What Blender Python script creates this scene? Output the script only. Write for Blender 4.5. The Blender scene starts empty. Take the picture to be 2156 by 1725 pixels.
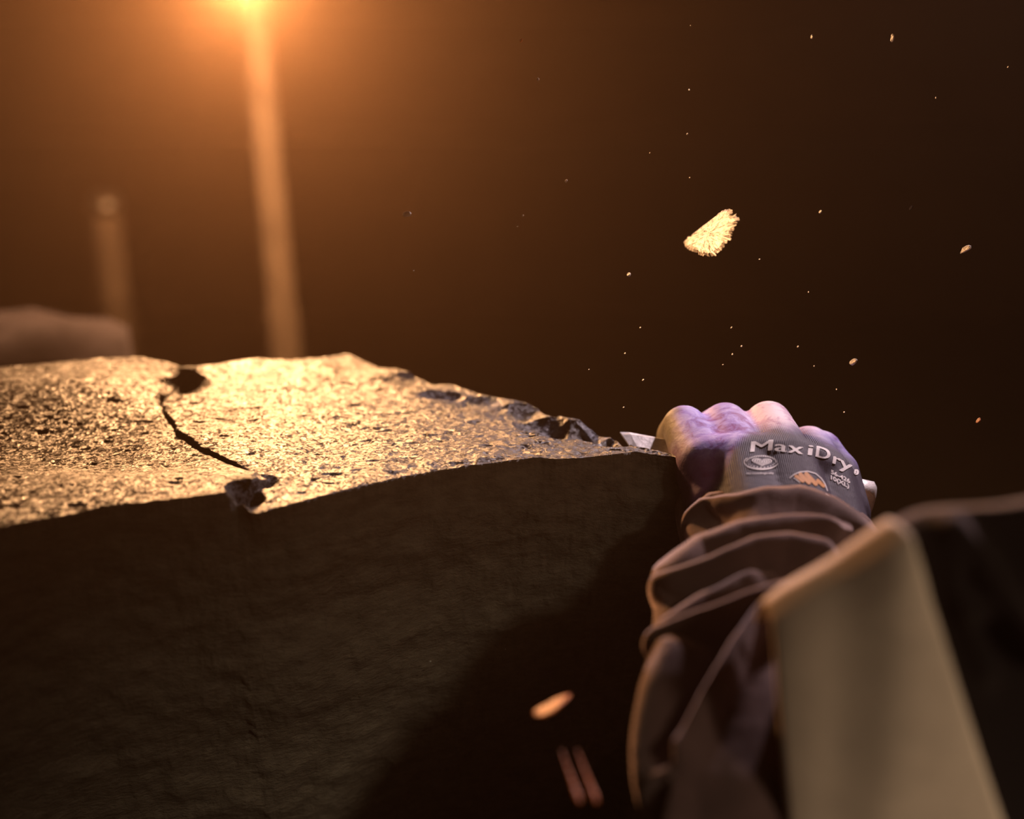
import bpy, bmesh, math, random
import numpy as np
from mathutils import Vector, Matrix
from mathutils.bvhtree import BVHTree

C = bpy.context.scene.collection
SC = bpy.context.scene
random.seed(7)
rng = np.random.default_rng(11)

# ------------------------------------------------------------------ camera
CAMZ = 1.227
PITCH = math.radians(20.0)
FOC = 2994.4                      # focal length in pixels of the 2156 wide frame (50 mm on 36 mm)
cs, sn = math.cos(PITCH), math.sin(PITCH)
cam = bpy.data.objects.new('camera', bpy.data.cameras.new('camera'))
C.objects.link(cam)
cam.location = (0, 0, CAMZ)
cam.rotation_euler = (math.pi / 2 - PITCH, 0, 0)
cam.data.lens = 50.0
cam.data.sensor_width = 36.0
cam.data.clip_start = 0.02
cam.data.dof.use_dof = True
cam.data.dof.focus_distance = 0.745
cam.data.dof.aperture_fstop = 2.8
SC.camera = cam

# ------------------------------------------------------------------ world: dusty air, no sky (indoors)
world = bpy.data.worlds.new('world')
SC.world = world
world.use_nodes = True
wn = world.node_tree
wn.nodes.clear()
wo = wn.nodes.new('ShaderNodeOutputWorld')
wb = wn.nodes.new('ShaderNodeBackground')
wb.inputs['Color'].default_value = (0.02, 0.014, 0.01, 1)
wb.inputs['Strength'].default_value = 0.0
wv = wn.nodes.new('ShaderNodeVolumeScatter')
wv.inputs['Color'].default_value = (1.0, 0.60, 0.36, 1)
wv.inputs['Density'].default_value = 0.032
wv.inputs['Anisotropy'].default_value = 0.80
wn.links.new(wb.outputs[0], wo.inputs['Surface'])
wn.links.new(wv.outputs[0], wo.inputs['Volume'])

# ------------------------------------------------------------------ lights
LAMP = Vector((-0.256, 1.415, 1.150))

def add_light(name, kind, loc, energy, color, target=None, **kw):
    l = bpy.data.lights.new(name, kind)
    l.energy = energy
    l.color = color
    for k, v in kw.items():
        setattr(l, k, v)
    o = bpy.data.objects.new(name, l)
    C.objects.link(o)
    o.location = loc
    if target is not None:
        o.rotation_euler = (Vector(target) - Vector(loc)).to_track_quat('-Z', 'Y').to_euler()
    return o

add_light('work_lamp_light', 'POINT', LAMP, 40.0, (1.0, 0.48, 0.195), shadow_soft_size=0.022)
add_light('side_spot_light', 'SPOT', (0.80, 1.85, 2.05), 175.0, (1.0, 0.76, 0.80), (0.17, 0.71, 1.0),
          spot_size=math.radians(20), spot_blend=0.9, shadow_soft_size=0.05)
add_light('strap_fill_spot', 'SPOT', (1.15, -0.9, 2.2), 112.0, (1.0, 0.78, 0.55), (0.14, 0.40, 0.88),
          spot_size=math.radians(11), spot_blend=1.0, shadow_soft_size=0.16)  # added fill kept narrow on the strap, no such lamp known
add_light('room_fill_light', 'AREA', (0.9, -1.5, 2.6), 1.7, (1.0, 0.74, 0.5), (0.0, 0.7, 0.95), size=0.9)  # added fill from behind the camera, source unseen

SC.view_settings.view_transform = 'Standard'
SC.view_settings.look = 'None'
SC.view_settings.exposure = 0.0
SC.view_settings.gamma = 1.0
SC.view_settings.use_curve_mapping = False
SC.cycles.use_denoising = True
SC.cycles.max_bounces = 6
SC.cycles.volume_bounces = 0
SC.cycles.sample_clamp_indirect = 4.0


# ------------------------------------------------------------------ geometry helpers
def P(px, py, d):
    """world point seen at a pixel of the photograph, at depth d along the lens axis"""
    x = (px - 1078.0) / FOC * d
    y = -(py - 862.5) / FOC * d
    return Vector((x, d * cs + y * sn, CAMZ - d * sn + y * cs))

def on_plane(px, py, z):
    drop = sn + (py - 862.5) / FOC * cs
    return P(px, py, (CAMZ - z) / drop)

def project(co):
    """world (N,3) -> pixel x, pixel y, depth"""
    co = np.asarray(co, float)
    r = co - np.array([0, 0, CAMZ])
    d = r[:, 1] * cs - r[:, 2] * sn
    y = r[:, 1] * sn + r[:, 2] * cs
    return 1078 + r[:, 0] / d * FOC, 862.5 - y / d * FOC, d

def _hash(ix, iy, iz, seed):
    h = (ix * 374761393 + iy * 668265263 + iz * 2147483647 + seed * 1274126177) & 0xFFFFFFFF
    h = ((h ^ (h >> 13)) * 1274126177) & 0xFFFFFFFF
    h = ((h ^ (h >> 16)) * 2246822519) & 0xFFFFFFFF
    return ((h ^ (h >> 15)) & 0xFFFFFF) / float(0xFFFFFF) * 2 - 1

def noise(p, scale, seed=0, octaves=1, rough=0.5):
    p = np.asarray(p, float)
    if p.shape[1] == 2:
        p = np.c_[p, np.zeros(len(p))]
    out = np.zeros(len(p))
    amp, tot = 1.0, 0.0
    for o in range(octaves):
        q = p * scale * 2 ** o + 17.3 * (o + 1)
        i = np.floor(q).astype(np.int64)
        f = q - i
        f = f * f * f * (f * (f * 6 - 15) + 10)
        r = 0
        for dx in (0, 1):
            wx = f[:, 0] if dx else 1 - f[:, 0]
            for dy in (0, 1):
                wy = f[:, 1] if dy else 1 - f[:, 1]
                for dz in (0, 1):
                    wz = f[:, 2] if dz else 1 - f[:, 2]
                    r = r + wx * wy * wz * _hash(i[:, 0] + dx, i[:, 1] + dy, i[:, 2] + dz, seed + o)
        out += amp * r
        tot += amp
        amp *= rough
    return out / tot

def smooth(a, b, x):
    t = np.clip((x - a) / (b - a), 0, 1)
    return t * t * (3 - 2 * t)

def poly_dist(x, y, pts):
    """distance to a polyline and the fraction along it"""
    best = np.full(np.shape(x), 1e9)
    frac = np.zeros(np.shape(x))
    n = len(pts) - 1
    for k in range(n):
        ax, ay = pts[k]
        bx, by = pts[k + 1]
        vx, vy = bx - ax, by - ay
        t = np.clip(((x - ax) * vx + (y - ay) * vy) / (vx * vx + vy * vy + 1e-12), 0, 1)
        dd = np.hypot(x - ax - t * vx, y - ay - t * vy)
        m = dd < best
        best = np.where(m, dd, best)
        frac = np.where(m, (k + t) / n, frac)
    return best, frac

def mesh_obj(name, verts, faces, mat, parent=None, smooth_shade=True):
    me = bpy.data.meshes.new(name)
    me.from_pydata([tuple(v) for v in verts], [], [tuple(f) for f in faces])
    me.validate()
    me.update()
    if mat:
        me.materials.append(mat)
    if smooth_shade:
        me.polygons.foreach_set('use_smooth', [True] * len(me.polygons))
    o = bpy.data.objects.new(name, me)
    C.objects.link(o)
    if parent:
        o.parent = parent
        o.matrix_parent_inverse = Matrix.Translation(parent.location).inverted() if parent.type == 'EMPTY' else Matrix()
    return o

def grid_faces(nu, nv, off=0, flip=False, wrap_v=False):
    f = []
    for i in range(nu - 1):
        for j in range(nv if wrap_v else nv - 1):
            a = off + i * nv + j
            b = off + i * nv + (j + 1) % nv
            c, d = b + nv, a + nv
            f.append((a, d, c, b) if flip else (a, b, c, d))
    return f

def fix_normals(o):
    bm = bmesh.new()
    bm.from_mesh(o.data)
    bmesh.ops.recalc_face_normals(bm, faces=bm.faces)
    bm.to_mesh(o.data)
    bm.free()

def thing(name, label, cat, loc=(0, 0, 0), group=None):
    o = bpy.data.objects.new(name, None)
    o.empty_display_size = 0.05
    C.objects.link(o)
    o.location = loc
    return tag(o, label, cat, group)

def tag(o, label, cat, group=None, kind=None):
    o['label'] = label
    o['category'] = cat
    if group:
        o['group'] = group
    if kind:
        o['kind'] = kind
    return o

def structure(o):
    o['kind'] = 'structure'
    return o

def lathe(bm, a, b, prof, n=20):
    """profile [(t, r)] revolved about the axis a -> b"""
    a, b = Vector(a), Vector(b)
    ax = b - a
    q = ax.to_track_quat('Z', 'X')
    L = ax.length
    rings = []
    for t, r in prof:
        rings.append([bm.verts.new(a + q @ Vector((max(r, 1e-5) * math.cos(2 * math.pi * k / n), max(r, 1e-5) * math.sin(2 * math.pi * k / n), t * L))) for k in range(n)])
    for r0, r1 in zip(rings, rings[1:]):
        for k in range(n):
            bm.faces.new((r0[k], r0[(k + 1) % n], r1[(k + 1) % n], r1[k]))
    bm.faces.new(list(reversed(rings[0])))
    bm.faces.new(rings[-1])

def capsule(bm, a, b, ra, rb, n=18):
    a, b = Vector(a), Vector(b)
    L = max((b - a).length, 1e-4)
    prof = []
    for k in range(7):
        th = math.pi / 2 * (1 - k / 6)
        prof.append((-ra * math.sin(th) / L, ra * math.cos(th)))
    for k in range(7):
        th = math.pi / 2 * k / 6
        prof.append((1 + rb * math.sin(th) / L, rb * math.cos(th)))
    if (b - a).length < 1e-4:
        b = a + Vector((0, 0, 1e-4))
    lathe(bm, a, b, prof, n)

def box(bm, c, size, rot=None, bevel=0.0):
    r = bmesh.ops.create_cube(bm, size=1.0)
    vs = r['verts']
    bmesh.ops.scale(bm, vec=Vector(size), verts=vs)
    if bevel:
        es = {e for v in vs for e in v.link_edges}
        g = bmesh.ops.bevel(bm, geom=list(es), offset=bevel, segments=2, affect='EDGES', profile=0.6)
        vs = g['verts']
    vs = list({v for v in vs})
    if rot is not None:
        bmesh.ops.rotate(bm, cent=(0, 0, 0), matrix=rot, verts=vs)
    bmesh.ops.translate(bm, vec=Vector(c), verts=vs)

def bm_obj(name, bm, mat, parent=None, smooth_shade=True):
    me = bpy.data.meshes.new(name)
    bm.normal_update()
    bm.to_mesh(me)
    bm.free()
    if mat:
        me.materials.append(mat)
    if smooth_shade:
        me.polygons.foreach_set('use_smooth', [True] * len(me.polygons))
    o = bpy.data.objects.new(name, me)
    C.objects.link(o)
    if parent:
        o.parent = parent
        o.matrix_parent_inverse = Matrix.Translation(parent.location).inverted() if parent.type == 'EMPTY' else Matrix()
    return o

def fused(bm, voxel, iters=3, factor=0.5):
    """one continuous skin over the overlapping shapes in bm; returns a mesh"""
    me = bpy.data.meshes.new('tmp')
    bm.to_mesh(me)
    bm.free()
    o = bpy.data.objects.new('tmp', me)
    C.objects.link(o)
    m = o.modifiers.new('r', 'REMESH')
    m.mode = 'VOXEL'
    m.voxel_size = voxel
    s = o.modifiers.new('s', 'SMOOTH')
    s.iterations = iters
    s.factor = factor
    dg = bpy.context.evaluated_depsgraph_get()
    out = bpy.data.meshes.new_from_object(o.evaluated_get(dg))
    bpy.data.objects.remove(o)
    bpy.data.meshes.remove(me)
    return out

def link_mesh(name, me, mat, parent):
    me.name = name
    me.materials.clear()
    me.materials.append(mat)
    me.polygons.foreach_set('use_smooth', [True] * len(me.polygons))
    o = bpy.data.objects.new(name, me)
    C.objects.link(o)
    o.parent = parent
    o.matrix_parent_inverse = Matrix.Translation(parent.location).inverted() if parent.type == 'EMPTY' else Matrix()
    return o

def mesh_co(me):
    a = np.empty(len(me.vertices) * 3)
    me.vertices.foreach_get('co', a)
    return a.reshape(-1, 3)

def set_attr(me, name, vals):
    at = me.attributes.new(name, 'FLOAT', 'POINT')
    at.data.foreach_set('value', np.asarray(vals, dtype=np.float32))


# ------------------------------------------------------------------ materials
class NT:
    def __init__(s, name):
        s.m = bpy.data.materials.new(name)
        s.m.use_nodes = True
        s.t = s.m.node_tree
        s.b = s.t.nodes['Principled BSDF']
        s.co = s.t.nodes.new('ShaderNodeTexCoord').outputs['Object']
    def n(s, typ, **kw):
        nd = s.t.nodes.new(typ)
        for k, v in kw.items():
            setattr(nd, k, v)
        return nd
    def noise(s, scale, detail=4, rough=0.6, vec=None, dist=0.0):
        nd = s.n('ShaderNodeTexNoise')
        nd.inputs['Scale'].default_value = scale
        nd.inputs['Detail'].default_value = detail
        nd.inputs['Roughness'].default_value = rough
        nd.inputs['Distortion'].default_value = dist
        s.t.links.new(vec or s.co, nd.inputs['Vector'])
        return nd.outputs['Fac']
    def stretch(s, sx, sy, sz):
        m = s.n('ShaderNodeMapping')
        m.inputs['Scale'].default_value = (sx, sy, sz)
        s.t.links.new(s.co, m.inputs['Vector'])
        return m.outputs['Vector']
    def ramp(s, fac, stops):
        r = s.n('ShaderNodeValToRGB')
        e = r.color_ramp.elements
        while len(e) < len(stops):
            e.new(0.5)
        for k, (p, c) in enumerate(stops):
            e[k].position = p
            e[k].color = (*c, 1)
        s.t.links.new(fac, r.inputs['Fac'])
        return r.outputs['Color']
    def mix(s, fac, a, b):
        m = s.n('ShaderNodeMix', data_type='RGBA')
        for sock, v in ((m.inputs[0], fac), (m.inputs[6], a), (m.inputs[7], b)):
            if isinstance(v, tuple):
                sock.default_value = (*v, 1)
            elif isinstance(v, float):
                sock.default_value = v
            else:
                s.t.links.new(v, sock)
        return m.outputs[2]
    def attr(s, name):
        a = s.n('ShaderNodeAttribute')
        a.attribute_name = name
        return a.outputs['Fac']
    def bump(s, h, strength, dist, prev=None):
        b = s.n('ShaderNodeBump')
        b.inputs['Strength'].default_value = strength
        b.inputs['Distance'].default_value = dist
        s.t.links.new(h, b.inputs['Height'])
        if prev:
            s.t.links.new(prev, b.inputs['Normal'])
        return b.outputs['Normal']
    def set(s, **kw):
        for k, v in kw.items():
            sock = s.b.inputs[k.replace('_', ' ')]
            if isinstance(v, (int, float)):
                sock.default_value = v
            elif isinstance(v, tuple):
                sock.default_value = (*v, 1) if len(v) == 3 else v
            else:
                s.t.links.new(v, sock)
        return s
    def done(s):
        return s.m

def simple(name, col, rough=0.6, metal=0.0, bump=0.0, scale=80, var=0.25, spec=0.5):
    t = NT(name)
    f = t.noise(scale)
    lo = tuple(c * (1 - var) for c in col)
    hi = tuple(min(1, c * (1 + var)) for c in col)
    t.set(Base_Color=t.ramp(f, [(0.3, lo), (0.7, hi)]), Roughness=rough, Metallic=metal)
    t.b.inputs['Specular IOR Level'].default_value = spec
    if bump:
        t.set(Normal=t.bump(f, bump, 0.002))
    return t.done()

# slate: dark grey brown, glinting grain, cleaved layers
t = NT('slate')
fine = t.noise(1300, 3, 0.7)
mid = t.noise(270, 4, 0.65, t.stretch(1, 1, 2.4))
big = t.noise(28, 4, 0.6)
col = t.mix(big, (0.045, 0.033, 0.025), (0.085, 0.062, 0.045))
col = t.mix(t.ramp(mid, [(0.34, (1, 1, 1)), (0.46, (0, 0, 0))]), col, (0.05, 0.038, 0.03))
col = t.mix(t.attr('crack'), col, (0.022, 0.016, 0.013))  # crack line, plus shade of pit and notch put into the colour
col = t.mix(t.attr('fresh'), col, (0.17, 0.17, 0.215))
rgh = t.ramp(t.noise(330, 2, 0.6), [(0.3, (0.26,) * 3), (0.7, (0.48,) * 3)])
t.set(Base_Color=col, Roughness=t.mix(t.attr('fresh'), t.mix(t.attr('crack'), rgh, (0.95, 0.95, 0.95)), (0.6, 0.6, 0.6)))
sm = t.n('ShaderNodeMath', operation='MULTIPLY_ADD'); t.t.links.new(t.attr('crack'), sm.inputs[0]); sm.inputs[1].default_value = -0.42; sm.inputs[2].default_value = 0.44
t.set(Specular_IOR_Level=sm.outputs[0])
n1 = t.bump(mid, 0.30, 0.0010)
n2 = t.bump(fine, 0.7, 0.0007, n1)
def flakes(scale, amount, prev):
    """mica grains: every grain is tilted its own way"""
    v = t.n('ShaderNodeTexVoronoi'); v.inputs['Scale'].default_value = scale
    t.t.links.new(t.co, v.inputs['Vector'])
    a = t.n('ShaderNodeVectorMath', operation='SUBTRACT'); t.t.links.new(v.outputs['Color'], a.inputs[0]); a.inputs[1].default_value = (0.5, 0.5, 0.5)
    b = t.n('ShaderNodeVectorMath', operation='SCALE'); t.t.links.new(a.outputs[0], b.inputs[0]); b.inputs['Scale'].default_value = amount
    c = t.n('ShaderNodeVectorMath', operation='ADD'); t.t.links.new(b.outputs[0], c.inputs[0]); t.t.links.new(prev, c.inputs[1])
    d = t.n('ShaderNodeVectorMath', operation='NORMALIZE'); t.t.links.new(c.outputs[0], d.inputs[0])
    return d.outputs[0]
t.set(Normal=flakes(800, 0.75, flakes(300, 0.40, n2)))
M_SLATE = t.done()

t = NT('slate_side')
mid = t.noise(160, 5, 0.7, t.stretch(1, 1, 2.0))
col = t.ramp(t.noise(60, 5, 0.65, t.stretch(1, 1, 2.5)), [(0.3, (0.085, 0.068, 0.047)), (0.7, (0.19, 0.155, 0.11))])
t.set(Base_Color=col, Roughness=0.75, Normal=t.bump(mid, 0.8, 0.003))
M_SIDE = t.done()

M_FRESH = simple('fresh_slate', (0.20, 0.21, 0.25), 0.5, bump=0.4, scale=240)
M_PALE = simple('pale_stone_chip', (0.74, 0.70, 0.64), 0.45, bump=0.6, scale=420, var=0.3)
M_FLAKE = None
t = NT('flake_stone')
sp = t.noise(330, 4, 0.75, t.stretch(1.6, 1, 0.8))
t.set(Base_Color=t.ramp(sp, [(0.44, (0.06, 0.035, 0.022)), (0.53, (0.80, 0.71, 0.60))]), Roughness=0.45, Normal=t.bump(sp, 0.6, 0.0006))
t.b.inputs['Specular IOR Level'].default_value = 0.40
M_FLAKE = t.done()
M_AMBER_LIT = simple('amber_lit_chip', (0.48, 0.105, 0.004), 0.5, bump=0.4, scale=300)  # stone chips with the lamp's orange light put into the base colour
M_STEEL = simple('chisel_steel', (0.74, 0.70, 0.70), 0.42, metal=0.25, bump=0.2, scale=200, var=0.15)
M_DARK_STEEL = simple('dark_steel', (0.12, 0.11, 0.10), 0.4, metal=0.8)
M_WALL = simple('dark_plaster', (0.022, 0.015, 0.011), 0.95, bump=0.3, scale=5, var=0.4)
M_RAIL = simple('dark_timber', (0.018, 0.013, 0.010), 0.85, bump=0.3, scale=12)
M_FLOOR = simple('dusty_floor', (0.028, 0.021, 0.016), 0.9, bump=0.4, scale=9)
M_POLE = simple('black_metal_pole', (0.055, 0.042, 0.032), 0.9, scale=30, spec=0.05)
M_GREY_STONE = simple('grey_stone', (0.032, 0.028, 0.036), 1.0, bump=0.6, scale=40, spec=0.05)
M_BENCH = simple('bench_timber', (0.09, 0.06, 0.035), 0.8, bump=0.4, scale=40)
M_PLASTIC = simple('black_housing', (0.02, 0.02, 0.02), 0.5)

def cloth(name, col, sheen, weave=1400, rough=0.9, var=0.25):
    t = NT(name)
    w = t.noise(weave, 2, 0.6)
    b = t.noise(35, 3)
    t.set(Base_Color=t.ramp(b, [(0.3, tuple(c * (1 - var) for c in col)), (0.7, tuple(c * (1 + var) for c in col))]),
          Roughness=rough, Normal=t.bump(w, 0.35, 0.0008))
    t.b.inputs['Sheen Weight'].default_value = sheen
    t.b.inputs['Sheen Roughness'].default_value = 0.45
    t.b.inputs['Sheen Tint'].default_value = (1.0, 0.74, 0.68, 1)
    t.b.inputs['Specular IOR Level'].default_value = 0.15
    return t.done()

M_SLEEVE = cloth('brown_fleece', (0.066, 0.037, 0.034), 1.0)
M_JACKET = cloth('dark_jacket', (0.008, 0.005, 0.005), 0.5)
M_TROUSERS = cloth('dark_trousers', (0.02, 0.018, 0.018), 0.05)
M_STRAP = cloth('canvas_strap', (0.72, 0.55, 0.42), 0.05, weave=900, var=0.10)
M_CAP = cloth('knit_cap', (0.03, 0.03, 0.035), 0.1)
M_SKIN = simple('skin', (0.45, 0.27, 0.19), 0.55, scale=30, var=0.1)
M_BOOT = simple('boot_leather', (0.03, 0.022, 0.016), 0.5)

# glove: charcoal knit back, lilac dipped fingers with dirty scuffs
t = NT('knit_glove')
wv_ = t.n('ShaderNodeTexWave', wave_type='BANDS', bands_direction='X')
wv_.inputs['Scale'].default_value = 330
wv_.inputs['Distortion'].default_value = 1.2
wv_.inputs['Detail'].default_value = 1.0
t.t.links.new(t.co, wv_.inputs['Vector'])
knit = wv_.outputs['Fac']
charcoal = t.mix(knit, (0.032, 0.025, 0.042), (0.080, 0.066, 0.100))
blot = t.noise(95, 4, 0.65, dist=0.6)
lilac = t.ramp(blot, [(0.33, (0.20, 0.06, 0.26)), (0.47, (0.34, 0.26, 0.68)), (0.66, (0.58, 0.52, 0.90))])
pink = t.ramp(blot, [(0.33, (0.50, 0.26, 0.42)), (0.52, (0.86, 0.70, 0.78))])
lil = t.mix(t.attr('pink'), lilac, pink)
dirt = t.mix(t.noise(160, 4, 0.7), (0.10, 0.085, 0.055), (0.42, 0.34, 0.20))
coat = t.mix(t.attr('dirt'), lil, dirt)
coat = t.mix(t.attr('maroon_shade'), coat, (0.17, 0.06, 0.13))  # shaded pinky side, mixed into the coating colour
t.set(Base_Color=t.mix(t.attr('coat'), charcoal, coat), Roughness=0.62)
t.b.inputs['Specular IOR Level'].default_value = 0.3
inv = t.n('ShaderNodeMath', operation='SUBTRACT'); inv.inputs[0].default_value = 1.0; t.t.links.new(t.attr('coat'), inv.inputs[1])
km = t.n('ShaderNodeMath', operation='MULTIPLY'); t.t.links.new(inv.outputs[0], km.inputs[0]); t.t.links.new(knit, km.inputs[1])
n1 = t.bump(km.outputs[0], 0.35, 0.0006)
t.set(Normal=t.bump(t.noise(260, 3), 0.3, 0.0008, n1))
M_GLOVE = t.done()
M_PRINT = simple('white_print', (0.86, 0.80, 0.80), 0.7, scale=500, var=0.12)
M_PRINT_O = simple('orange_print', (0.66, 0.30, 0.10), 0.7, scale=500, var=0.1)

def emit(name, col, s):
    t = NT(name)
    t.b.inputs['Emission Color'].default_value = (*col, 1)
    t.b.inputs['Emission Strength'].default_value = s
    f = t.noise(50)
    t.set(Base_Color=t.ramp(f, [(0, (0.8, 0.7, 0.5)), (1, (0.9, 0.8, 0.6))]))
    return t.done()
M_LENS = emit('lamp_lens', (1.0, 0.62, 0.28), 40)


# ------------------------------------------------------------------ the room
def slab(name, c, size, mat, bevel=0.0):
    bm = bmesh.new()
    box(bm, c, size, bevel=bevel)
    return structure(bm_obj(name, bm, mat, smooth_shade=False))

slab('floor', (0, 1.2, -0.05), (8, 8, 0.1), M_FLOOR)
slab('wall_back', (0, 4.3, 1.5), (8, 0.2, 3.0), M_WALL)
slab('wall_left', (-4.05, 1.2, 1.5), (0.1, 8, 3.0), M_WALL)
slab('wall_right', (4.05, 1.2, 1.5), (0.1, 8, 3.0), M_WALL)
slab('ceiling', (0, 1.2, 3.05), (8, 8, 0.1), M_WALL)
slab('trim_1', (0, 4.17, 0.83), (7.9, 0.06, 0.14), M_RAIL, 0.01)
slab('trim_2', (0, 4.17, 0.50), (7.9, 0.06, 0.12), M_RAIL, 0.01)

# ------------------------------------------------------------------ the slate block
TOPZ = 0.95
near_px = [(-700, 1235, 6), (-300, 1168, 6), (0, 1111, 6), (90, 1094, 6), (160, 1082, 6), (232, 1064, 7), (300, 1058, 7), (380, 1049, 7),
           (440, 1042, 8), (475, 1037, 8), (500, 1052, 3), (530, 1080, 0), (545, 1081, 0), (620, 1060, 0), (700, 1039, 0), (780, 1019, 0),
           (850, 1004, 0), (930, 989, 0), (1000, 979, 0), (1070, 970, 0), (1138, 963, 0), (1170, 967, 0), (1230, 964, 0),
           (1290, 957, 0), (1340, 951, 0), (1388, 962, -1), (1422, 972, -2)]
far_px = [(-700, 838, 0), (-300, 802, 0), (0, 774, 0), (120, 762, 0), (220, 754, 0), (300, 753, 0), (350, 762, 0), (385, 775, 0),
          (430, 770, 1), (520, 757, 1), (600, 750, 1), (680, 745, 1), (738, 746, 0), (775, 757, 0), (800, 769, 0), (860, 783, 0),
          (932, 804, 0), (1010, 830, 0), (1080, 842, 0), (1132, 856, 0), (1160, 874, 0), (1205, 881, 0), (1245, 890, 0), (1300, 914, 0),
          (1330, 938, 0), (1362, 946, -1), (1422, 967, -2)]

def edge(pts, z0):
    w = []
    for x, y, h in pts:
        w.append(on_plane(x, y, z0 + h * 0.001))
    return np.array([tuple(v) for v in w])

near_w, far_w = edge(near_px, TOPZ), edge(far_px, TOPZ)

def resample(w, xs_key, s):
    return np.c_[[np.interp(s, xs_key, w[:, k]) for k in range(3)]].T

NS, NTT = 760, 250
s = np.linspace(0, 1, NS)
s = np.interp(s, [0, 0.08, 1], [0, 0.235, 1])        # few columns outside the frame
def key(w):
    k = (w[:, 0] - w[0, 0]) / (w[-1, 0] - w[0, 0])
    return np.maximum.accumulate(k + np.arange(len(k)) * 1e-6)
nearc = resample(near_w, key(near_w), s)
farc = resample(far_w, key(far_w), s)
# ragged edges
jag = np.c_[s * 1.1, np.zeros(NS)]
nearc[:, 1] += 0.0016 * noise(jag, 60, 3, 4, 0.65)
farc[:, 1] += 0.0024 * noise(jag, 45, 5, 4, 0.65)
tt = np.linspace(0, 1, NTT)
top = nearc[:, None, :] * (1 - tt[None, :, None]) + farc[:, None, :] * tt[None, :, None]
X, Y = top[..., 0].ravel(), top[..., 1].ravel()
zb = top[..., 2].ravel()
q = np.c_[X, Y]
px, py, _ = project(np.c_[X, Y, np.full(X.shape, TOPZ)])
# crack between the upper layer on the left and the lower surface on the right
crack_px = [(392, 760), (372, 800), (338, 840), (345, 868), (372, 905), (420, 940), (470, 968), (530, 996), (566, 1012), (540, 1035), (505, 1060), (500, 1090)]
cy = np.array([c[1] for c in crack_px]); cx = np.array([c[0] for c in crack_px])
o_ = np.argsort(cy)
cxx = np.interp(py, cy[o_], cx[o_])
jit = 7 * noise(q, 160, 21, 3)
left = 1 - smooth(-5, 5, px - cxx - jit)
t_flat = np.tile(tt, NS)
inner = smooth(0, 0.05, t_flat) * (1 - smooth(0.95, 1, t_flat))
base = TOPZ + left * (0.0068 * smooth(965, 1045, py) - 0.0012 * (1 - smooth(965, 1045, py)) )
z = zb * (1 - inner) + base * inner
# fade heights along the far rim
# undulation of the left layer: a crest at its far side, a trough in the middle
z += left * inner * smooth(430, 180, px) * (0.0060 * np.exp(-((py - 822) / 40.0) ** 2) - 0.0058 * np.exp(-((py - 935) / 50.0) ** 2))
z += inner * (1 - left) * 0.0016 * noise(q, 14, 8, 2)
# dark pit with a face towards the lens at the far end of the crack, and the broken notch at its near end
def dent(cpx, cpy, rx, ry, depth, p=2.0):
    w0 = on_plane(cpx, cpy, TOPZ)
    r = np.sqrt(((X - w0.x) / rx) ** 2 + ((Y - w0.y) / ry) ** 2)
    return -depth * np.clip(1 - r ** p, 0, 1)
rough_pit = 1 + 0.22 * noise(q, 150, 31, 3)
z += 0.006 * np.exp(-(((px - 400) / 30) ** 2 + ((py - 775) / 14) ** 2)) * inner
z += dent(384, 810, 0.017, 0.020, 0.0050) * rough_pit
z += dent(352, 838, 0.009, 0.012, 0.003) * rough_pit
z += dent(517, 1052, 0.010, 0.010, 0.006) * rough_pit
z += dent(560, 1015, 0.007, 0.009, 0.003) * rough_pit
# conchoidal scallops along the broken far right edge
for a in [(930, 833, 0.014, 0.008, 0.004), (880, 800, 0.022, 0.016, 0.004), (1000, 850, 0.020, 0.014, 0.003), (1090, 868, 0.020, 0.016, 0.005),
          (1140, 893, 0.016, 0.016, 0.008), (1188, 905, 0.016, 0.014, 0.006), (1250, 905, 0.014, 0.018, 0.007), (1290, 925, 0.012, 0.012, 0.006),
          (760, 765, 0.024, 0.020, 0.003), (640, 752, 0.03, 0.012, 0.003)]:
    z += dent(*a) * (1 + 0.25 * noise(q, 90, int(a[0]), 2))
# little steps of cleaved layers and grain
lay = noise(np.c_[X * 1.0, Y * 0.8], 24, 44, 4, 0.6)
z += inner * 0.0018 * lay
gr = noise(q, 250, 51, 3, 0.6)
pits = np.clip(noise(np.c_[X * 0.42, Y], 250, 61, 3, 0.6) - 0.30, 0, 1)
z += inner * (0.00030 * gr - 0.0032 * pits)
z -= 0.0016 * np.exp(-((px - cxx - jit) / 3.6) ** 2) * inner * smooth(770, 850, py) + (1 - inner) * 0.0004 * gr
verts = np.c_[X, Y, z]
crack_shade_v = np.exp(-((px - cxx - jit) / 2.4) ** 2) * smooth(760, 800, py) * (0.75 + 0.25 * noise(q, 200, 77, 2))
crack_shade_v = np.maximum(crack_shade_v, 0.8 * np.exp(-((px - 395) / 26) ** 2 - ((py - 803) / 20) ** 2))  # unlit face of the pit, darkened in the colour
fresh_v = np.clip(smooth(0.80, 0.90, t_flat + 0.05 * noise(q, 60, 88, 2)) * smooth(1205, 1245, px) * smooth(1345, 1320, px) + np.exp(-((px - 925) / 40) ** 2 - ((py - 836) / 7) ** 2) + 0.7 * np.exp(-((px - 1160) / 30) ** 2 - ((py - 884) / 10) ** 2) + 0.7 * np.exp(-((px - 1045) / 24) ** 2 - ((py - 846) / 7) ** 2) + 0.8 * np.exp(-((px - 690) / 60) ** 2 - ((py - 752) / 7) ** 2), 0, 1)
crack_shade_v = np.maximum(crack_shade_v, 0.75 * np.exp(-((px - 512) / 34) ** 2 - ((py - 1050) / 26) ** 2))  # shade on the notch faces, painted dark

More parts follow.
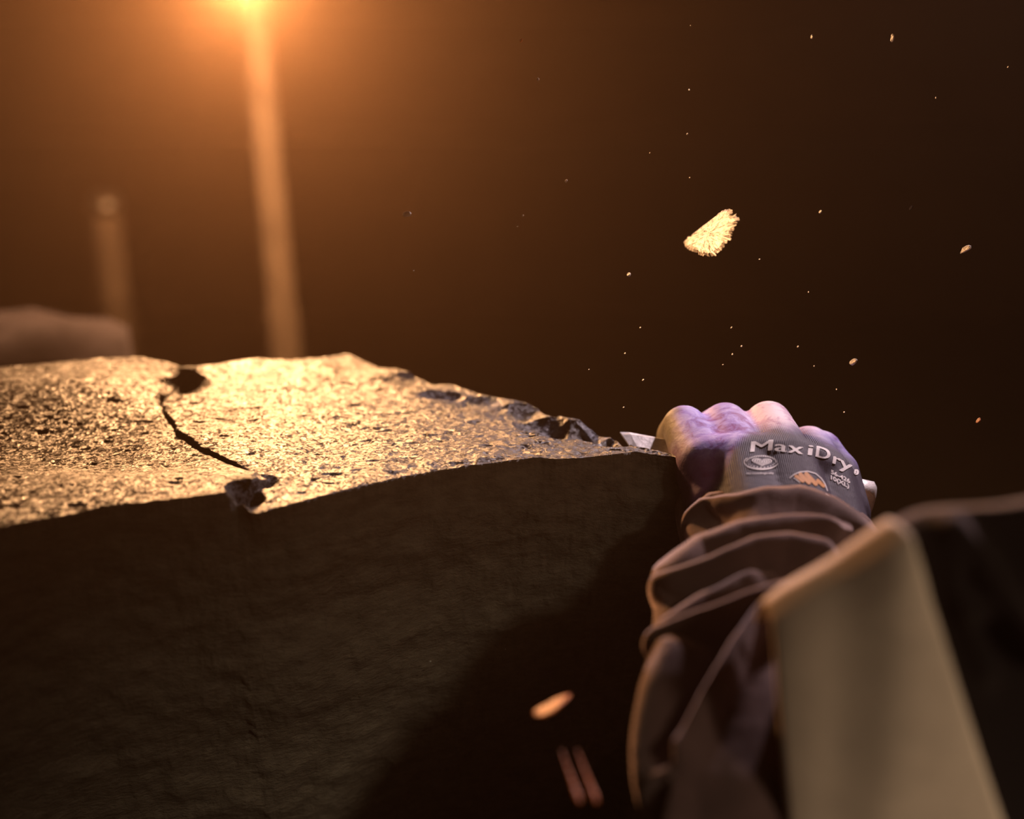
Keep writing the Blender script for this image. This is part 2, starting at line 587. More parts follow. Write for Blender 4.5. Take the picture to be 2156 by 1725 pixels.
# front, back and underside
NF = 90
def skirt(rim, sign, n, seed, drop=0.32):
    rows = []
    ker = np.hanning(261); ker /= ker.sum()
    rz_s = np.convolve(np.r_[[rim[0, 2]] * 130, rim[:, 2], [rim[-1, 2]] * 130], ker, 'valid')
    rim_s = np.convolve(np.r_[[rim[0, 1]] * 130, rim[:, 1], [rim[-1, 1]] * 130], ker, 'valid') - sign * -0.001
    for k in range(1, n + 1):
        u = (k / n) ** 1.15
        p = rim.copy()
        mixu = min(1.0, u * 20)
        p[:, 1] = rim[:, 1] * (1 - mixu) + rim_s * mixu
        p[:, 2] = rim[:, 2] * (1 - u) + (TOPZ - drop) * u
        zn = rz_s * (1 - u) + (TOPZ - drop) * u
        dsp = 0.010 * noise(np.c_[p[:, 0], zn * 1.6, np.full(NS, seed)], 16, seed, 5, 0.55) + 0.0022 * noise(np.c_[p[:, 0], zn * 2, np.full(NS, seed)], 110, seed + 3, 3, 0.6)
        ease = min(1, u * 14)
        hh = u * drop
        p[:, 1] += sign * (dsp * ease + 0.005 * min(1, u * 9)) + (1.0 * hh * hh if sign < 0 else 0)
        p[:, 0] += np.where(s > 0.97, (s - 0.97) / 0.03 * 0.006 * ease, 0)
        rows.append(p)
    return rows
top3 = verts.reshape(NS, NTT, 3)
front = skirt(top3[:, 0, :], -1, NF, 71)
back = skirt(top3[:, -1, :], 1, 14, 91)
allv = [verts]
faces_top = grid_faces(NS, NTT, 0, flip=True)
off = NS * NTT
idx_prev = np.arange(NS) * NTT
faces_side = []
for rows, flip in ((front, False), (back, True)):
    prev = idx_prev if not flip else np.arange(NS) * NTT + NTT - 1
    for r in rows:
        cur = off + np.arange(NS)
        off += NS
        allv.append(r)
        for i in range(NS - 1):
            f = (prev[i], prev[i + 1], cur[i + 1], cur[i])
            faces_side.append(tuple(reversed(f)) if not flip else f)
        prev = cur
    if not flip:
        front_last = prev
        fcols = [idx_prev] + [NS * NTT + k * NS + np.arange(NS) for k in range(NF)]
    else:
        back_last = prev
        bcols = [np.arange(NS) * NTT + NTT - 1] + [NS * NTT + NF * NS + k * NS + np.arange(NS) for k in range(14)]
for i in range(NS - 1):
    faces_side.append((front_last[i], front_last[i + 1], back_last[i + 1], back_last[i]))
# the two ends
for e in (0, NS - 1):
    loop = [c[e] for c in fcols][::-1] + [e * NTT + j for j in range(1, NTT - 1)] + [c[e] for c in bcols]
    faces_side.append(loop if e else loop[::-1])
allv = np.vstack(allv)
block = mesh_obj('slate_block', allv, faces_top + faces_side, M_SLATE)
block.data.materials.append(M_SIDE)
mi = np.zeros(len(block.data.polygons), dtype=np.int32)
mi[len(faces_top):] = 1
block.data.polygons.foreach_set('material_index', mi)
fix_normals(block)
set_attr(block.data, 'fresh', np.r_[fresh_v, np.zeros(len(allv) - len(fresh_v))])
set_attr(block.data, 'crack', np.r_[np.clip(crack_shade_v, 0, 1), np.zeros(len(allv) - len(crack_shade_v))])
tag(block, 'large dark slate block with glinting golden top and a broken right end', 'stone')

# ------------------------------------------------------------------ bench under the block
bench = thing('trestle_bench', 'dark timber trestle bench under the large slate block', 'bench', (-0.3, 0.78, 0))
bm = bmesh.new(); box(bm, (-0.41, 0.81, 0.60), (0.84, 0.36, 0.056), bevel=0.004); bm_obj('bench_top', bm, M_BENCH, bench, False)
for x in (-0.75, -0.06):
    for y in (0.66, 0.92):
        bm = bmesh.new(); box(bm, (x, y + 0.02, 0.286), (0.06, 0.06, 0.572), bevel=0.004); bm_obj('leg', bm, M_BENCH, bench, False)

# ------------------------------------------------------------------ lamp on its stand, the post and the stone behind
stand = thing('work_lamp', 'work lamp on a pale metal pole shining above the slate block', 'lamp', (-0.29, 1.70, 0))
pt, pb = P(538, 40, 1.644), P(603, 740, 1.782)
pd = (pt - pb).normalized()
pfoot, ptop = pb - pd * (pb.z / pd.z), pb + pd * ((1.36 - pb.z) / pd.z)
bm = bmesh.new(); lathe(bm, pfoot, ptop, [(0, 0.0190), (0.55, 0.0190), (0.55, 0.0165), (1, 0.0165)], 24); bm_obj('pole', bm, M_POLE, stand)
bm = bmesh.new(); lathe(bm, (pfoot.x, pfoot.y, 0), (pfoot.x, pfoot.y, 0.03), [(0, 0.15), (0.5, 0.15), (1, 0.10)], 40); bm_obj('base', bm, M_DARK_STEEL, stand)
bm = bmesh.new(); capsule(bm, ptop - pd * 0.02, LAMP + Vector((0, 0.06, 0.055)), 0.010, 0.010, 12); bm_obj('boom_arm', bm, M_DARK_STEEL, stand)
hd = (Vector((-0.12, 0.78, 0.95)) - LAMP).normalized()
hc = LAMP - hd * 0.035
bm = bmesh.new(); lathe(bm, hc - hd * 0.06 + Vector((0, 0, 0.035)), hc + Vector((0, 0, 0.035)), [(0, 0.02), (0.1, 0.03), (0.8, 0.045), (1, 0.048), (1, 0.042), (0.9, 0.04)], 32); head = bm_obj('lamp_head', bm, M_PLASTIC, stand)
bm = bmesh.new(); lathe(bm, hc - hd * 0.006 + Vector((0, 0, 0.035)), hc - hd * 0.002 + Vector((0, 0, 0.035)), [(0, 0.038), (1, 0.038)], 32); bm_obj('lens', bm, M_LENS, head)

a, b = P(222, 440, 1.9), P(258, 760, 2.05)
dirv = (b - a).normalized()
foot = a + dirv * ((0.0 - a.z) / dirv.z)
post = thing('steel_post', 'short dim post behind the slate block, left of the lamp pole', 'post', tuple(foot))
bm = bmesh.new(); lathe(bm, foot, a, [(0, 0.019), (1, 0.019)], 20); bm_obj('post_tube', bm, M_POLE, post)
bm = bmesh.new(); lathe(bm, a - dirv * 0.002, a - dirv * 0.02, [(0, 0.021), (0.7, 0.021), (1, 0.012)], 20); bm_obj('cap', bm, M_DARK_STEEL, post)
bm = bmesh.new(); lathe(bm, foot, foot + Vector((0, 0, 0.012)), [(0, 0.08), (1, 0.075)], 24); bm_obj('base_plate', bm, M_DARK_STEEL, post)

def rough_stone(name, c, size, mat, seed, rz=0.0, amp=0.1, sub=4):
    bm = bmesh.new()
    bmesh.ops.create_cube(bm, size=1.0)
    bmesh.ops.subdivide_edges(bm, edges=bm.edges[:], cuts=2 ** sub - 1, use_grid_fill=True)
    v = np.array([tuple(x.co) for x in bm.verts])
    r = np.linalg.norm(v, axis=1, keepdims=True)
    v = v * (1 - 0.35 * np.clip(r - 0.62, 0, 1))
    n = noise(v + seed * 3.1, 2.2, seed, 4, 0.55)
    v = v * (1 + amp * n[:, None])
    v = v * np.array(size)
    cz, sz = math.cos(rz), math.sin(rz)
    for x, p in zip(bm.verts, v):
        x.co = Vector((p[0] * cz - p[1] * sz, p[0] * sz + p[1] * cz, p[2])) + Vector(c)
    return bm_obj(name, bm, mat)

g = P(20, 760, 1.08)
gs = rough_stone('stone_block', (g.x - 0.07, g.y + 0.09, 0.445), (0.27, 0.18, 0.89), M_GREY_STONE, 5, 0.2, 0.05)
tag(gs, 'pale grey upright stone block standing behind the left end of the slate', 'stone')

# ------------------------------------------------------------------ the mason
ROOT = Vector((0.27, 0.40, 0.0))
person = thing('person', 'seated person in brown sleeve, dark jacket and lilac glove gripping a chisel', 'person', tuple(ROOT))

# glove ------------------------------------------------------------------
bm = bmesh.new()
mcp = [(1441, 900, 0.772, 0.0122), (1527, 895, 0.772, 0.0125), (1618, 893, 0.772, 0.0128), (1703, 944, 0.778, 0.0125)]
wri = [(1555, 1120, 0.715, 0.017), (1600, 1130, 0.698, 0.022), (1680, 1130, 0.700, 0.022), (1752, 1140, 0.715, 0.020)]
hub = []
for (m, w) in zip(mcp, wri):
    a, b = P(*w[:3]), P(*m[:3])
    mid = a.lerp(b, 0.55) + Vector((0, -0.004, 0.004))
    capsule(bm, a, mid, w[3], 0.0185)
    capsule(bm, mid, b, 0.0185, m[3])
    hub.append(mid)
for k in range(3):
    capsule(bm, P(*mcp[k][:3]) + Vector((0, 0, -0.006)), P(*mcp[k + 1][:3]) + Vector((0, 0, -0.006)), 0.0100, 0.0100)
    capsule(bm, hub[k], hub[k + 1], 0.0185, 0.0185)
# fingers curl over the chisel: knuckle -> middle joint -> end joint -> tip
TIP, HEADP = P(1310, 931, 0.776), P(1838, 1052, 0.765)
chis = (HEADP - TIP).normalized()
def on_axis(p):
    return TIP + chis * (p - TIP).dot(chis)
for k, (m, ln) in enumerate(zip(mcp, (0.033, 0.040, 0.044, 0.041))):
    a = P(*m[:3])
    ca = on_axis(a) + chis * 0.0
    r = m[3] * 0.93
    fwd = Vector((0, 1, 0))
    R = 0.0095 + r
    up = Vector((0, 0, 1))
    p1 = ca + fwd * (R + 0.004) + up * 0.010
    if k == 0:
        p1 = P(1422, 918, 0.800)
    p2 = ca + fwd * (R * 0.75) - up * (R * 0.95)
    p3 = ca - fwd * (R * 0.55) - up * (R * 0.95)
    capsule(bm, a, p1, m[3], r * 0.95)
    capsule(bm, p1, p2, r * 0.95, r * 0.86)
    capsule(bm, p2, p3, r * 0.86, r * 0.72)
# pinky side of the palm
capsule(bm, P(1512, 1065, 0.728), P(1480, 955, 0.764), 0.0180, 0.0150)
capsule(bm, P(1545, 1070, 0.720), P(1500, 950, 0.757), 0.0180, 0.0165)
# thumb leaves the side of the palm and closes over the index
th0, th1 = P(1762, 1085, 0.735), P(1752, 1000, 0.775)
th2 = on_axis(P(1735, 1000, 0.79)) + Vector((0, 0.020, 0.014))
th3 = on_axis(P(1660, 1000, 0.79)) + Vector((0, 0.026, -0.002))
capsule(bm, th0, th1, 0.0175, 0.0150)
capsule(bm, th1, th2, 0.0145, 0.0115)
capsule(bm, th2, th3, 0.0115, 0.0095)
# wrist inside the cuff
capsule(bm, P(1600, 1140, 0.712), P(1600, 1260, 0.680), 0.022, 0.024)
capsule(bm, P(1690, 1140, 0.714), P(1690, 1260, 0.682), 0.022, 0.024)
me = fused(bm, 0.0016, 5, 0.5)
co = mesh_co(me)
gx, gy, gd = project(co)
# coating edge
bx = [1380, 1455, 1500, 1530, 1548, 1580, 1640, 1700, 1760, 1800, 1840]
by = [1100, 1060, 1030, 985, 935, 906, 893, 905, 932, 968, 1010]
yb = np.interp(gx, bx, by) + 7 * noise(co, 160, 3, 3)
coat = np.maximum(smooth(-20, 16, yb - gy), smooth(0.785, 0.795, gd))
pink_lit_v = smooth(1530, 1620, gx + (880 - gy) * 0.8) * smooth(930, 880, gy + 0 * gx)  # lit knuckle tops: highlight painted pinkish white into the coating
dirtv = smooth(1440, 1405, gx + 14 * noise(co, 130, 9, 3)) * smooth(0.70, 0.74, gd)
mar_shade_v = smooth(925, 975, gy + 18 * noise(co, 120, 14, 3)) * smooth(1580, 1500, gx)  # shade below the pinky, painted as dark maroon
set_attr(me, 'coat', coat)
set_attr(me, 'pink', np.clip(pink_lit_v, 0, 1))
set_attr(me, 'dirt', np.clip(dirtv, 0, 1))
set_attr(me, 'maroon_shade', np.clip(mar_shade_v, 0, 1) * 0.85)
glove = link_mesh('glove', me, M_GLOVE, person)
glove['label'] = 'glove with lilac dipped fingers and charcoal knit back bearing white print'
bvh = BVHTree.FromPolygons([tuple(v) for v in co], [tuple(p.vertices) for p in me.polygons])
EYE = Vector((0, 0, CAMZ))

def lay_on(name, polys, mat, lift=0.00035, maxlen=5.0):
    """flat print: polygons in the photograph's pixels laid on the knit of the glove"""
    bm = bmesh.new()
    for pts, fcs in polys:
        vs = [bm.verts.new((x, y, 0)) for x, y in pts]
        for f in fcs:
            try:
                bm.faces.new([vs[i] for i in f])
            except ValueError:
                pass
    for _ in range(3):
        es = [e for e in bm.edges if e.calc_length() > maxlen]
        if not es:
            break
        bmesh.ops.subdivide_edges(bm, edges=es, cuts=1)
    bmesh.ops.triangulate(bm, faces=bm.faces[:])
    dead = []
    for v in bm.verts:
        dv = (P(v.co.x, v.co.y, 1.0) - EYE).normalized()
        h, nrm, _, _ = bvh.ray_cast(EYE, dv)
        if h is None:
            dead.append(v)
        else:
            if nrm.dot(dv) > 0:
                nrm = -nrm
            v.co = h + nrm * lift
    if dead:
        bmesh.ops.delete(bm, geom=dead, context='VERTS')
    o = bm_obj(name, bm, mat, glove, False)
    return o

def glyphs(text, bold=0.0):
    cu = bpy.data.curves.new('t', 'FONT')
    cu.body = text
    cu.offset = bold
    cu.resolution_u = 4
    o = bpy.data.objects.new('t', cu)
    C.objects.link(o)
    dg = bpy.context.evaluated_depsgraph_get()
    dg.update()
    m = bpy.data.meshes.new_from_object(o.evaluated_get(dg))
    v = mesh_co(m)[:, :2].copy()
    f = [tuple(p.vertices) for p in m.polygons]
    bpy.data.objects.remove(o)
    bpy.data.meshes.remove(m)
    return v, f

def letter(ch, x0, x1, ya, yb_, hgt, desc=False, bold=0.0):
    """one letter filling x0..x1, its baseline running from ya to yb_"""
    v, f = glyphs(ch, bold)
    u = (v[:, 0] - v[:, 0].min()) / (v[:, 0].max() - v[:, 0].min() + 1e-9)
    w = v[:, 1] / 0.70
    return list(zip(x0 + u * (x1 - x0) + w * 3.0, ya + (yb_ - ya) * u - w * hgt)), f

pr = [letter('M', 1580, 1624, 953, 949, 22.5), letter('a', 1631, 1655, 950, 953, 22.5), letter('x', 1659, 1689, 953.5, 957.5, 22.5),
      letter('i', 1700, 1708, 958.5, 960, 22.5), letter('D', 1717, 1745, 962, 970, 22.5), letter('r', 1753, 1768, 976, 983, 22.5),
      letter('y', 1767, 1791, 983, 996, 22.5)]
ringp = []
def arc(cx_, cy_, rx, ry, a0, a1, w, n=24, tilt=0.0, wfun=None):
    pts, fc = [], []
    for k in range(n + 1):
        u = k / n
        a = math.radians(a0 + (a1 - a0) * u)
        ww = w * (wfun(u) if wfun else 1)
        for sgn in (-1, 1):
            x = (rx + sgn * ww / 2) * math.cos(a)
            y = (ry + sgn * ww / 2) * math.sin(a)
            pts.append((cx_ + x, cy_ + y + tilt * x))
    for k in range(n):
        fc.append((2 * k, 2 * k + 1, 2 * k + 3, 2 * k + 2))
    return pts, fc
pr.append(arc(1802, 995, 3.0, 5.0, 0, 360, 2.0, 14))
pr2 = [([(x + dx, y) for x, y in p_], f_) for p_, f_ in pr for dx in (-1.3, 0.0, 1.3)]
lay_on('print_lettering', pr2, M_PRINT)

def line_text(text, x0, x1, ya, yb_, hgt, bold=0.02, lean=0.0):
    v, f = glyphs(text, bold)
    u = (v[:, 0] - v[:, 0].min()) / (v[:, 0].max() - v[:, 0].min())
    w = v[:, 1] / 0.70
    return list(zip(x0 + u * (x1 - x0) + w * lean, ya + (yb_ - ya) * u - w * hgt)), f
lay_on('size_print', [line_text('56-426', 1749, 1789, 998, 1019, 8.5, 0.03), line_text('10(XL)', 1749, 1787, 1010, 1029, 8.5, 0.03)], M_PRINT, maxlen=4)
lay_on('small_print', [line_text('dermatologically', 1571, 1629, 999.5, 999, 3.6, 0.01)], M_PRINT, maxlen=4)
# oval badge: lower crescent, ring of tiny characters, heart made of fingerprint lines
bad = [arc(1603, 974, 36, 15, 10, 172, 2.2, 30, wfun=lambda u: 0.4 + 1.2 * math.sin(math.pi * u)),
       arc(1603, 974, 36, 15, 150, 215, 1.6, 12)]
for k in range(26):
    a = 185 + k * 7.0
    bad.append(arc(1603, 974, 31.5, 12.6, a, a + 3.6, 3.6, 2))
for k in range(10):
    a = 15 + k * 15
    bad.append(arc(1603, 974, 29, 11.2, a, a + 6, 1.6, 2))
def heart(r):
    pts = []
    for k in range(40):
        th_ = 2 * math.pi * k / 40
        x = 16 * math.sin(th_) ** 3
        y = 13 * math.cos(th_) - 5 * math.cos(2 * th_) - 2 * math.cos(3 * th_) - math.cos(4 * th_)
        pts.append((1604 + x * 1.32 * r, 973.5 - y * 0.60 * r + 0.05 * x * r))
    return pts
for r in (1.0, 0.78, 0.56, 0.34):
    o1, i1 = heart(r), heart(r - 0.12)
    pts = o1 + i1
    bad.append((pts, [(k, (k + 1) % 40, 40 + (k + 1) % 40, 40 + k) for k in range(40)]))
bad.append((heart(0.14), [tuple(range(40))]))
lay_on('oval_badge_print', bad, M_PRINT, maxlen=6)
# half round badge with four orange fingers
def bar(x0, y0, x1, y1, w):
    dx, dy = x1 - x0, y1 - y0
    L = math.hypot(dx, dy)
    ux, uy = dx / L, dy / L
    pts = []
    for k in range(9):
        a = math.pi / 2 + math.pi * k / 8
        pts.append((x0 + w * (ux * math.cos(a) - uy * math.sin(a)), y0 + w * (uy * math.cos(a) + ux * math.sin(a))))
    for k in range(9):
        a = -math.pi / 2 + math.pi * k / 8
        pts.append((x1 + w * (ux * math.cos(a) - uy * math.sin(a)), y1 + w * (uy * math.cos(a) + ux * math.sin(a))))
    return pts, [tuple(range(18))]
lay_on('badge_fingers_print', [bar(1676, 1004, 1690, 1014, 3.6), bar(1685, 1000, 1703, 1017, 4.2), bar(1697, 999, 1717, 1020, 4.2), bar(1721, 1013, 1733, 1024, 3.6)], M_PRINT_O, maxlen=5)
outl = []
xs_, ys_ = [1664, 1672, 1684, 1700, 1716, 1728, 1736, 1741], [1007, 1000, 995, 993.5, 998, 1008, 1020, 1034]
for k in range(7):
    outl.append(bar(xs_[k], ys_[k], xs_[k + 1], ys_[k + 1], 1.0))
outl += [bar(1672, 1008, 1684, 1017, 0.7), bar(1738, 1040, 1745, 1044, 0.9)]
lay_on('badge_outline_print', outl, M_PRINT, maxlen=6)

# sleeve -----------------------------------------------------------------
cl = [(1632, 1050, 0.735, 208, 0.036), (1634, 1090, 0.722, 204, 0.038), (1648, 1140, 0.704, 206, 0.041), (1650, 1200, 0.682, 218, 0.043), (1628, 1270, 0.660, 226, 0.044),
      (1610, 1350, 0.634, 232, 0.045), (1592, 1450, 0.608, 232, 0.045), (1584, 1560, 0.584, 230, 0.044), (1584, 1725, 0.562, 232, 0.044), (1630, 2000, 0.556, 230, 0.044), (1650, 2300, 0.55, 240, 0.046)]
cl = np.array(cl, float)
cl[:, 3] -= np.interp(np.arange(len(cl)), [0, 1, 3, 8, 9], [4, 10, 34, 26, 20])
cl[:, 1] += np.interp(np.arange(len(cl)), [0, 3, 6], [58, 40, 0])
NU, NV = 360, 300
us = np.linspace(0, len(cl) - 1, 60)
uk = np.arange(len(cl))
NUv = np.interp(np.linspace(0, 1, NU), [0, 0.86, 1], [0, 8.2, 10])
def smooth_interp(col):
    y = np.interp(NUv, uk, cl[:, col])
    k = np.ones(17) / 17
    yp = np.r_[2 * y[0] - y[8:0:-1], y, 2 * y[-1] - y[-2:-10:-1]]
    return np.convolve(yp, k, 'valid')
cpx, cpy, cd, hwp, hth = [smooth_interp(k) for k in range(5)]
cen = np.array([tuple(P(a, b, c)) for a, b, c in zip(cpx, cpy, cd)])
tan = np.gradient(cen, axis=0)
tan /= np.linalg.norm(tan, axis=1, keepdims=True)
side = np.tile(np.array([1.0, 0, 0]), (NU, 1))
side -= (side * tan).sum(1, keepdims=True) * tan
side /= np.linalg.norm(side, axis=1, keepdims=True)
nor = np.cross(side, tan)
nor *= np.sign((nor * (np.array([0, 0, CAMZ]) - cen)).sum(1, keepdims=True))
ang = np.linspace(0, 2 * math.pi, NV, endpoint=False)
hw = hwp / FOC * cd
ca_, sa_ = np.cos(ang), np.sin(ang)
outd = side[:, None, :] * ca_[None, :, None] + nor[:, None, :] * sa_[None, :, None]
S = cen[:, None, :] + side[:, None, :] * (ca_[None, :, None] * hw[:, None, None]) + nor[:, None, :] * (sa_[None, :, None] * hth[:, None, None])
tilt_ = np.exp(-np.arange(NU) / 28.0)
S = S + tan[:, None, :] * (ca_[None, :, None] * 0.011 * tilt_[:, None, None]) + side[:, None, :] * (np.minimum(ca_, 0)[None, :, None] * 0.004 * tilt_[:, None, None])
S = S.reshape(-1, 3)
outd = outd.reshape(-1, 3)
sx, sy, sd = project(S)
frontness = np.repeat(sa_[None, :], NU, 0).ravel()
fm = smooth(-0.35, 0.05, frontness)
ridges = [  # polyline in photograph pixels, width, height (mm)
    ([(1440, 1150), (1465, 1118), (1482, 1080), (1505, 1052), (1560, 1046), (1620, 1034), (1680, 1030), (1740, 1052), (1800, 1095), (1850, 1130)], 15, 8),
    ([(1470, 1062), (1500, 1022), (1545, 1012), (1600, 1006)], 12, 3.5),
    ([(1400, 1300), (1440, 1216), (1500, 1152), (1570, 1124), (1640, 1112), (1720, 1105), (1790, 1095)], 16, 11),
    ([(1380, 1300), (1435, 1240), (1520, 1200), (1590, 1162), (1650, 1150), (1710, 1162), (1760, 1185)], 17, 12),
    ([(1400, 1340), (1450, 1300), (1500, 1250), (1560, 1212), (1620, 1190)], 13, 7),
    ([(1370, 1400), (1430, 1335), (1500, 1298), (1560, 1275), (1640, 1245), (1700, 1230)], 16, 10),
    ([(1640, 1235), (1600, 1280), (1550, 1360), (1500, 1460), (1465, 1560), (1452, 1610)], 14, 10),
    ([(1455, 1300), (1445, 1370), (1420, 1450), (1395, 1560), (1375, 1650), (1362, 1760)], 30, 11),
    ([(1400, 1380), (1372, 1470), (1378, 1520), (1392, 1560)], 12, 7),
    ([(1380, 1655), (1410, 1632), (1456, 1606)], 14, 9),
    ([(1456, 1606), (1448, 1660), (1425, 1760)], 13, 8),
]
wx = sx + 5 * noise(S, 40, 5, 2)
wy = sy + 5 * noise(S, 40, 6, 2)
disp = np.zeros(len(S))
for pts, w, h in ridges:
    w, h = w * 1.3, h * 1.25
    pts = [(x, y + 26) for x, y in pts]
    dd, fr = poly_dist(wx, wy, pts)
    taper = smooth(0, 0.18, fr) * (1 - 0.75 * smooth(0.82, 1, fr))
    disp = np.maximum(disp, h * 0.001 * np.exp(-(dd / w) ** 2) * (0.25 + 0.75 * taper)) + 0.15 * h * 0.001 * np.exp(-(dd / (2.2 * w)) ** 2)
disp = disp * fm * (0.30 + 0.70 * smooth(-0.1, 0.55, frontness)) - 0.004 * fm * smooth(0.3, 0.9, frontness)
disp += 0.0012 * noise(S, 45, 31, 3)
rings_ = np.repeat(np.arange(NU), NV)
flare = np.exp(-rings_ / 6.0)
disp -= 0.003 * flare
S2 = S + outd * disp[:, None]
sl_faces = grid_faces(NU, NV, 0, wrap_v=True)
# turn the cuff inwards
cuff_in = cen[0][None, :] + (S2[:NV] - cen[0]) * 0.86 + tan[0] * 0.012
S3 = np.vstack([S2, cuff_in])
n0 = NU * NV
for j in range(NV):
    sl_faces.append((j, n0 + j, n0 + (j + 1) % NV, (j + 1) % NV))
sl_faces.append([(NU - 1) * NV + j for j in range(NV)])
sleeve = mesh_obj('sleeve', S3, sl_faces, M_SLEEVE, person)
fix_normals(sleeve)
sleeve['label'] = 'brown fleece sleeve rumpled into folds'

# jacket: shoulder line from the arm to the neck and over to the other shoulder ------------
ridge = [(1672, 1252, 0.5145), (1680, 1247, 0.5135), (1690, 1240, 0.512), (1760, 1198, 0.505), (1840, 1148, 0.495), (1890, 1110, 0.489), (1930, 1078, 0.487),
         (2000, 1076, 0.485), (2080, 1072, 0.482), (2160, 1062, 0.478), (2260, 1035, 0.474), (2400, 990, 0.470), (2560, 930, 0.470)]
rw = np.array([tuple(P(*r)) for r in ridge])
# mirror to the far shoulder
xm = 0.27
right = rw[::-1].copy()
right[:, 0] = 2 * xm - right[:, 0]
keep = right[:, 0] > rw[-1, 0] + 0.02
rw = np.vstack([rw[rw[:, 0] < xm - 0.005], right[(right[:, 0] > xm + 0.005)]])
NA, NB = 220, 120
acc = np.r_[0, np.cumsum(np.linalg.norm(np.diff(rw, axis=0), axis=1))]
A = np.linspace(0, acc[-1], NA)
R0 = np.c_[[np.interp(A, acc, rw[:, k]) for k in range(3)]].T
for k in range(3):
    ker = np.ones(9) / 9
    pad = np.r_[[R0[0, k]] * 4, R0[:, k], [R0[-1, k]] * 4]
    R0[:, k] = np.convolve(pad, ker, 'valid')
# cross-section over the shoulder: chest side (far) -> ridge -> back (near)
u_ = np.linspace(-1, 1, NB)
b_ = np.sign(u_) * np.abs(u_) ** 2.2
def section(b, k=1.0):
    """offset in y and z along the section; k widens the rounding at the top"""
    v = np.abs(b)
    down = 0.50 * np.clip(v - 0.010 * k, 0, 1) + 0.0045 * k * smooth(0, 0.030 * k, v)
    yy = np.where(b < 0, 0.007 * k * smooth(0, 0.022 * k, v) + 0.14 * np.clip(v / 0.7, 0, 1) ** 1.1, -0.007 * k * smooth(0, 0.022 * k, v) - 0.045 * v)
    return yy, -down
endr = np.minimum(1, np.minimum(A, acc[-1] - A) / 0.012)
endr = np.sqrt(1 - (1 - endr) ** 2)
J = np.zeros((NA, NB, 3))
KX = [0.09, 0.14]
KV = [1.6, 1.9]
kk = np.interp(R0[:, 0], KX, KV)
for i in range(NA):
    y_, z_ = section(b_, kk[i])
    J[i, :, 0] = R0[i, 0]
    J[i, :, 1] = R0[i, 1] + y_ * (0.35 + 0.65 * endr[i])
    J[i, :, 2] = R0[i, 2] + z_ - 0.006 * (1 - endr[i])
Jf = J.reshape(-1, 3)
jx, jy, jd = project(Jf)
jr = [([(1940, 1075), (2000, 1100), (2060, 1180), (2130, 1290), (2200, 1380)], 26, 9), ([(1985, 1120), (2010, 1260), (2080, 1420)], 24, 6),
      ([(2040, 1270), (2110, 1300), (2200, 1360)], 22, 7), ([(1990, 1066), (2080, 1072), (2200, 1060)], 18, 4)]
jdsp = np.zeros(len(Jf))
for pts, w, h in jr:
    dd, fr = poly_dist(jx, jy, pts)
    jdsp += h * 0.001 * np.exp(-(dd / w) ** 2)
nb = np.repeat(b_[None, :], NA, 0).ravel()
under = smooth(2010, 1930, jx) * (nb > -0.25) * smooth(0.6, 0.4, nb)
jdsp = jdsp * (nb > -0.05) + 0.004 * noise(Jf, 14, 3, 3) * (1 - under)
strapmask = smooth(1960, 1900, jx)
Jf = Jf.copy()
jdsp *= 1 - under
Jf[:, 1] -= jdsp * 0.75
Jf[:, 2] += jdsp * 0.4
jf_faces = grid_faces(NA, NB, 0)
jf_faces.append(list(range(NB)))
jf_faces.append([(NA - 1) * NB + j for j in range(NB)])
for i in range(NA - 1):
    jf_faces.append((i * NB, (i + 1) * NB, (i + 1) * NB + NB - 1, i * NB + NB - 1))
jacket = mesh_obj('jacket', Jf, jf_faces, M_JACKET, person)
fix_normals(jacket)
jacket['label'] = 'dark jacket seen at the shoulder and back'

# wide strap over the shoulder, thick edges --------------------------------
NSB = 110
_e = P(1606, 1292, 0.522)
XR, YR, ZR = np.r_[_e.x, R0[2:NA // 2, 0]], np.r_[_e.y, R0[2:NA // 2, 1]], np.r_[_e.z, R0[2:NA // 2, 2]]
def strap_pt(f, b, lift):
    """f across the strap, b over the shoulder"""
    v = b
    xl = 0.0928 + 0.050 * np.clip(v, 0, 1)
    xr = 0.1320 + 0.173 * np.clip(v, 0, 0.45)
    x = xl + (xr - xl) * f
    yr = np.interp(x, XR, YR)
    zr = np.interp(x, XR, ZR)
    y_, z_ = section(np.array([b]), np.interp(x, KX, KV))
    bl = smooth(-0.015, 0.015, b)
    out = np.array([0, -0.9 * bl + 0.6 * (1 - bl), 0.35 + 0.55 * np.exp(-(b / 0.012) ** 2)])
    out /= np.linalg.norm(out)
    fold = 0.0004 * math.sin(f * 9 + b * 6)
    return np.array([x, yr + y_[0], zr + z_[0]]) + out * (lift + fold)
bs = np.r_[-0.035 * np.linspace(1, 0, 40) ** 2, 0.95 * np.linspace(0.015, 1, 80) ** 2]
NFc = 26
prof = [(0.0, 0.001)] + [(k / (NFc - 1), 0.0036 - 0.0010 * abs(2 * k / (NFc - 1) - 1) ** 6) for k in range(NFc)] + [(1.0, 0.001)]
sv = []
for b in bs:
    for f, l in prof:
        sv.append(strap_pt(f, b, l))
npf = len(prof)
strap = mesh_obj('shoulder_strap', sv, grid_faces(len(bs), npf, 0, wrap_v=True), M_STRAP, person)
fix_normals(strap)
strap['label'] = 'wide plain greyish tan strap with lit upper edge'

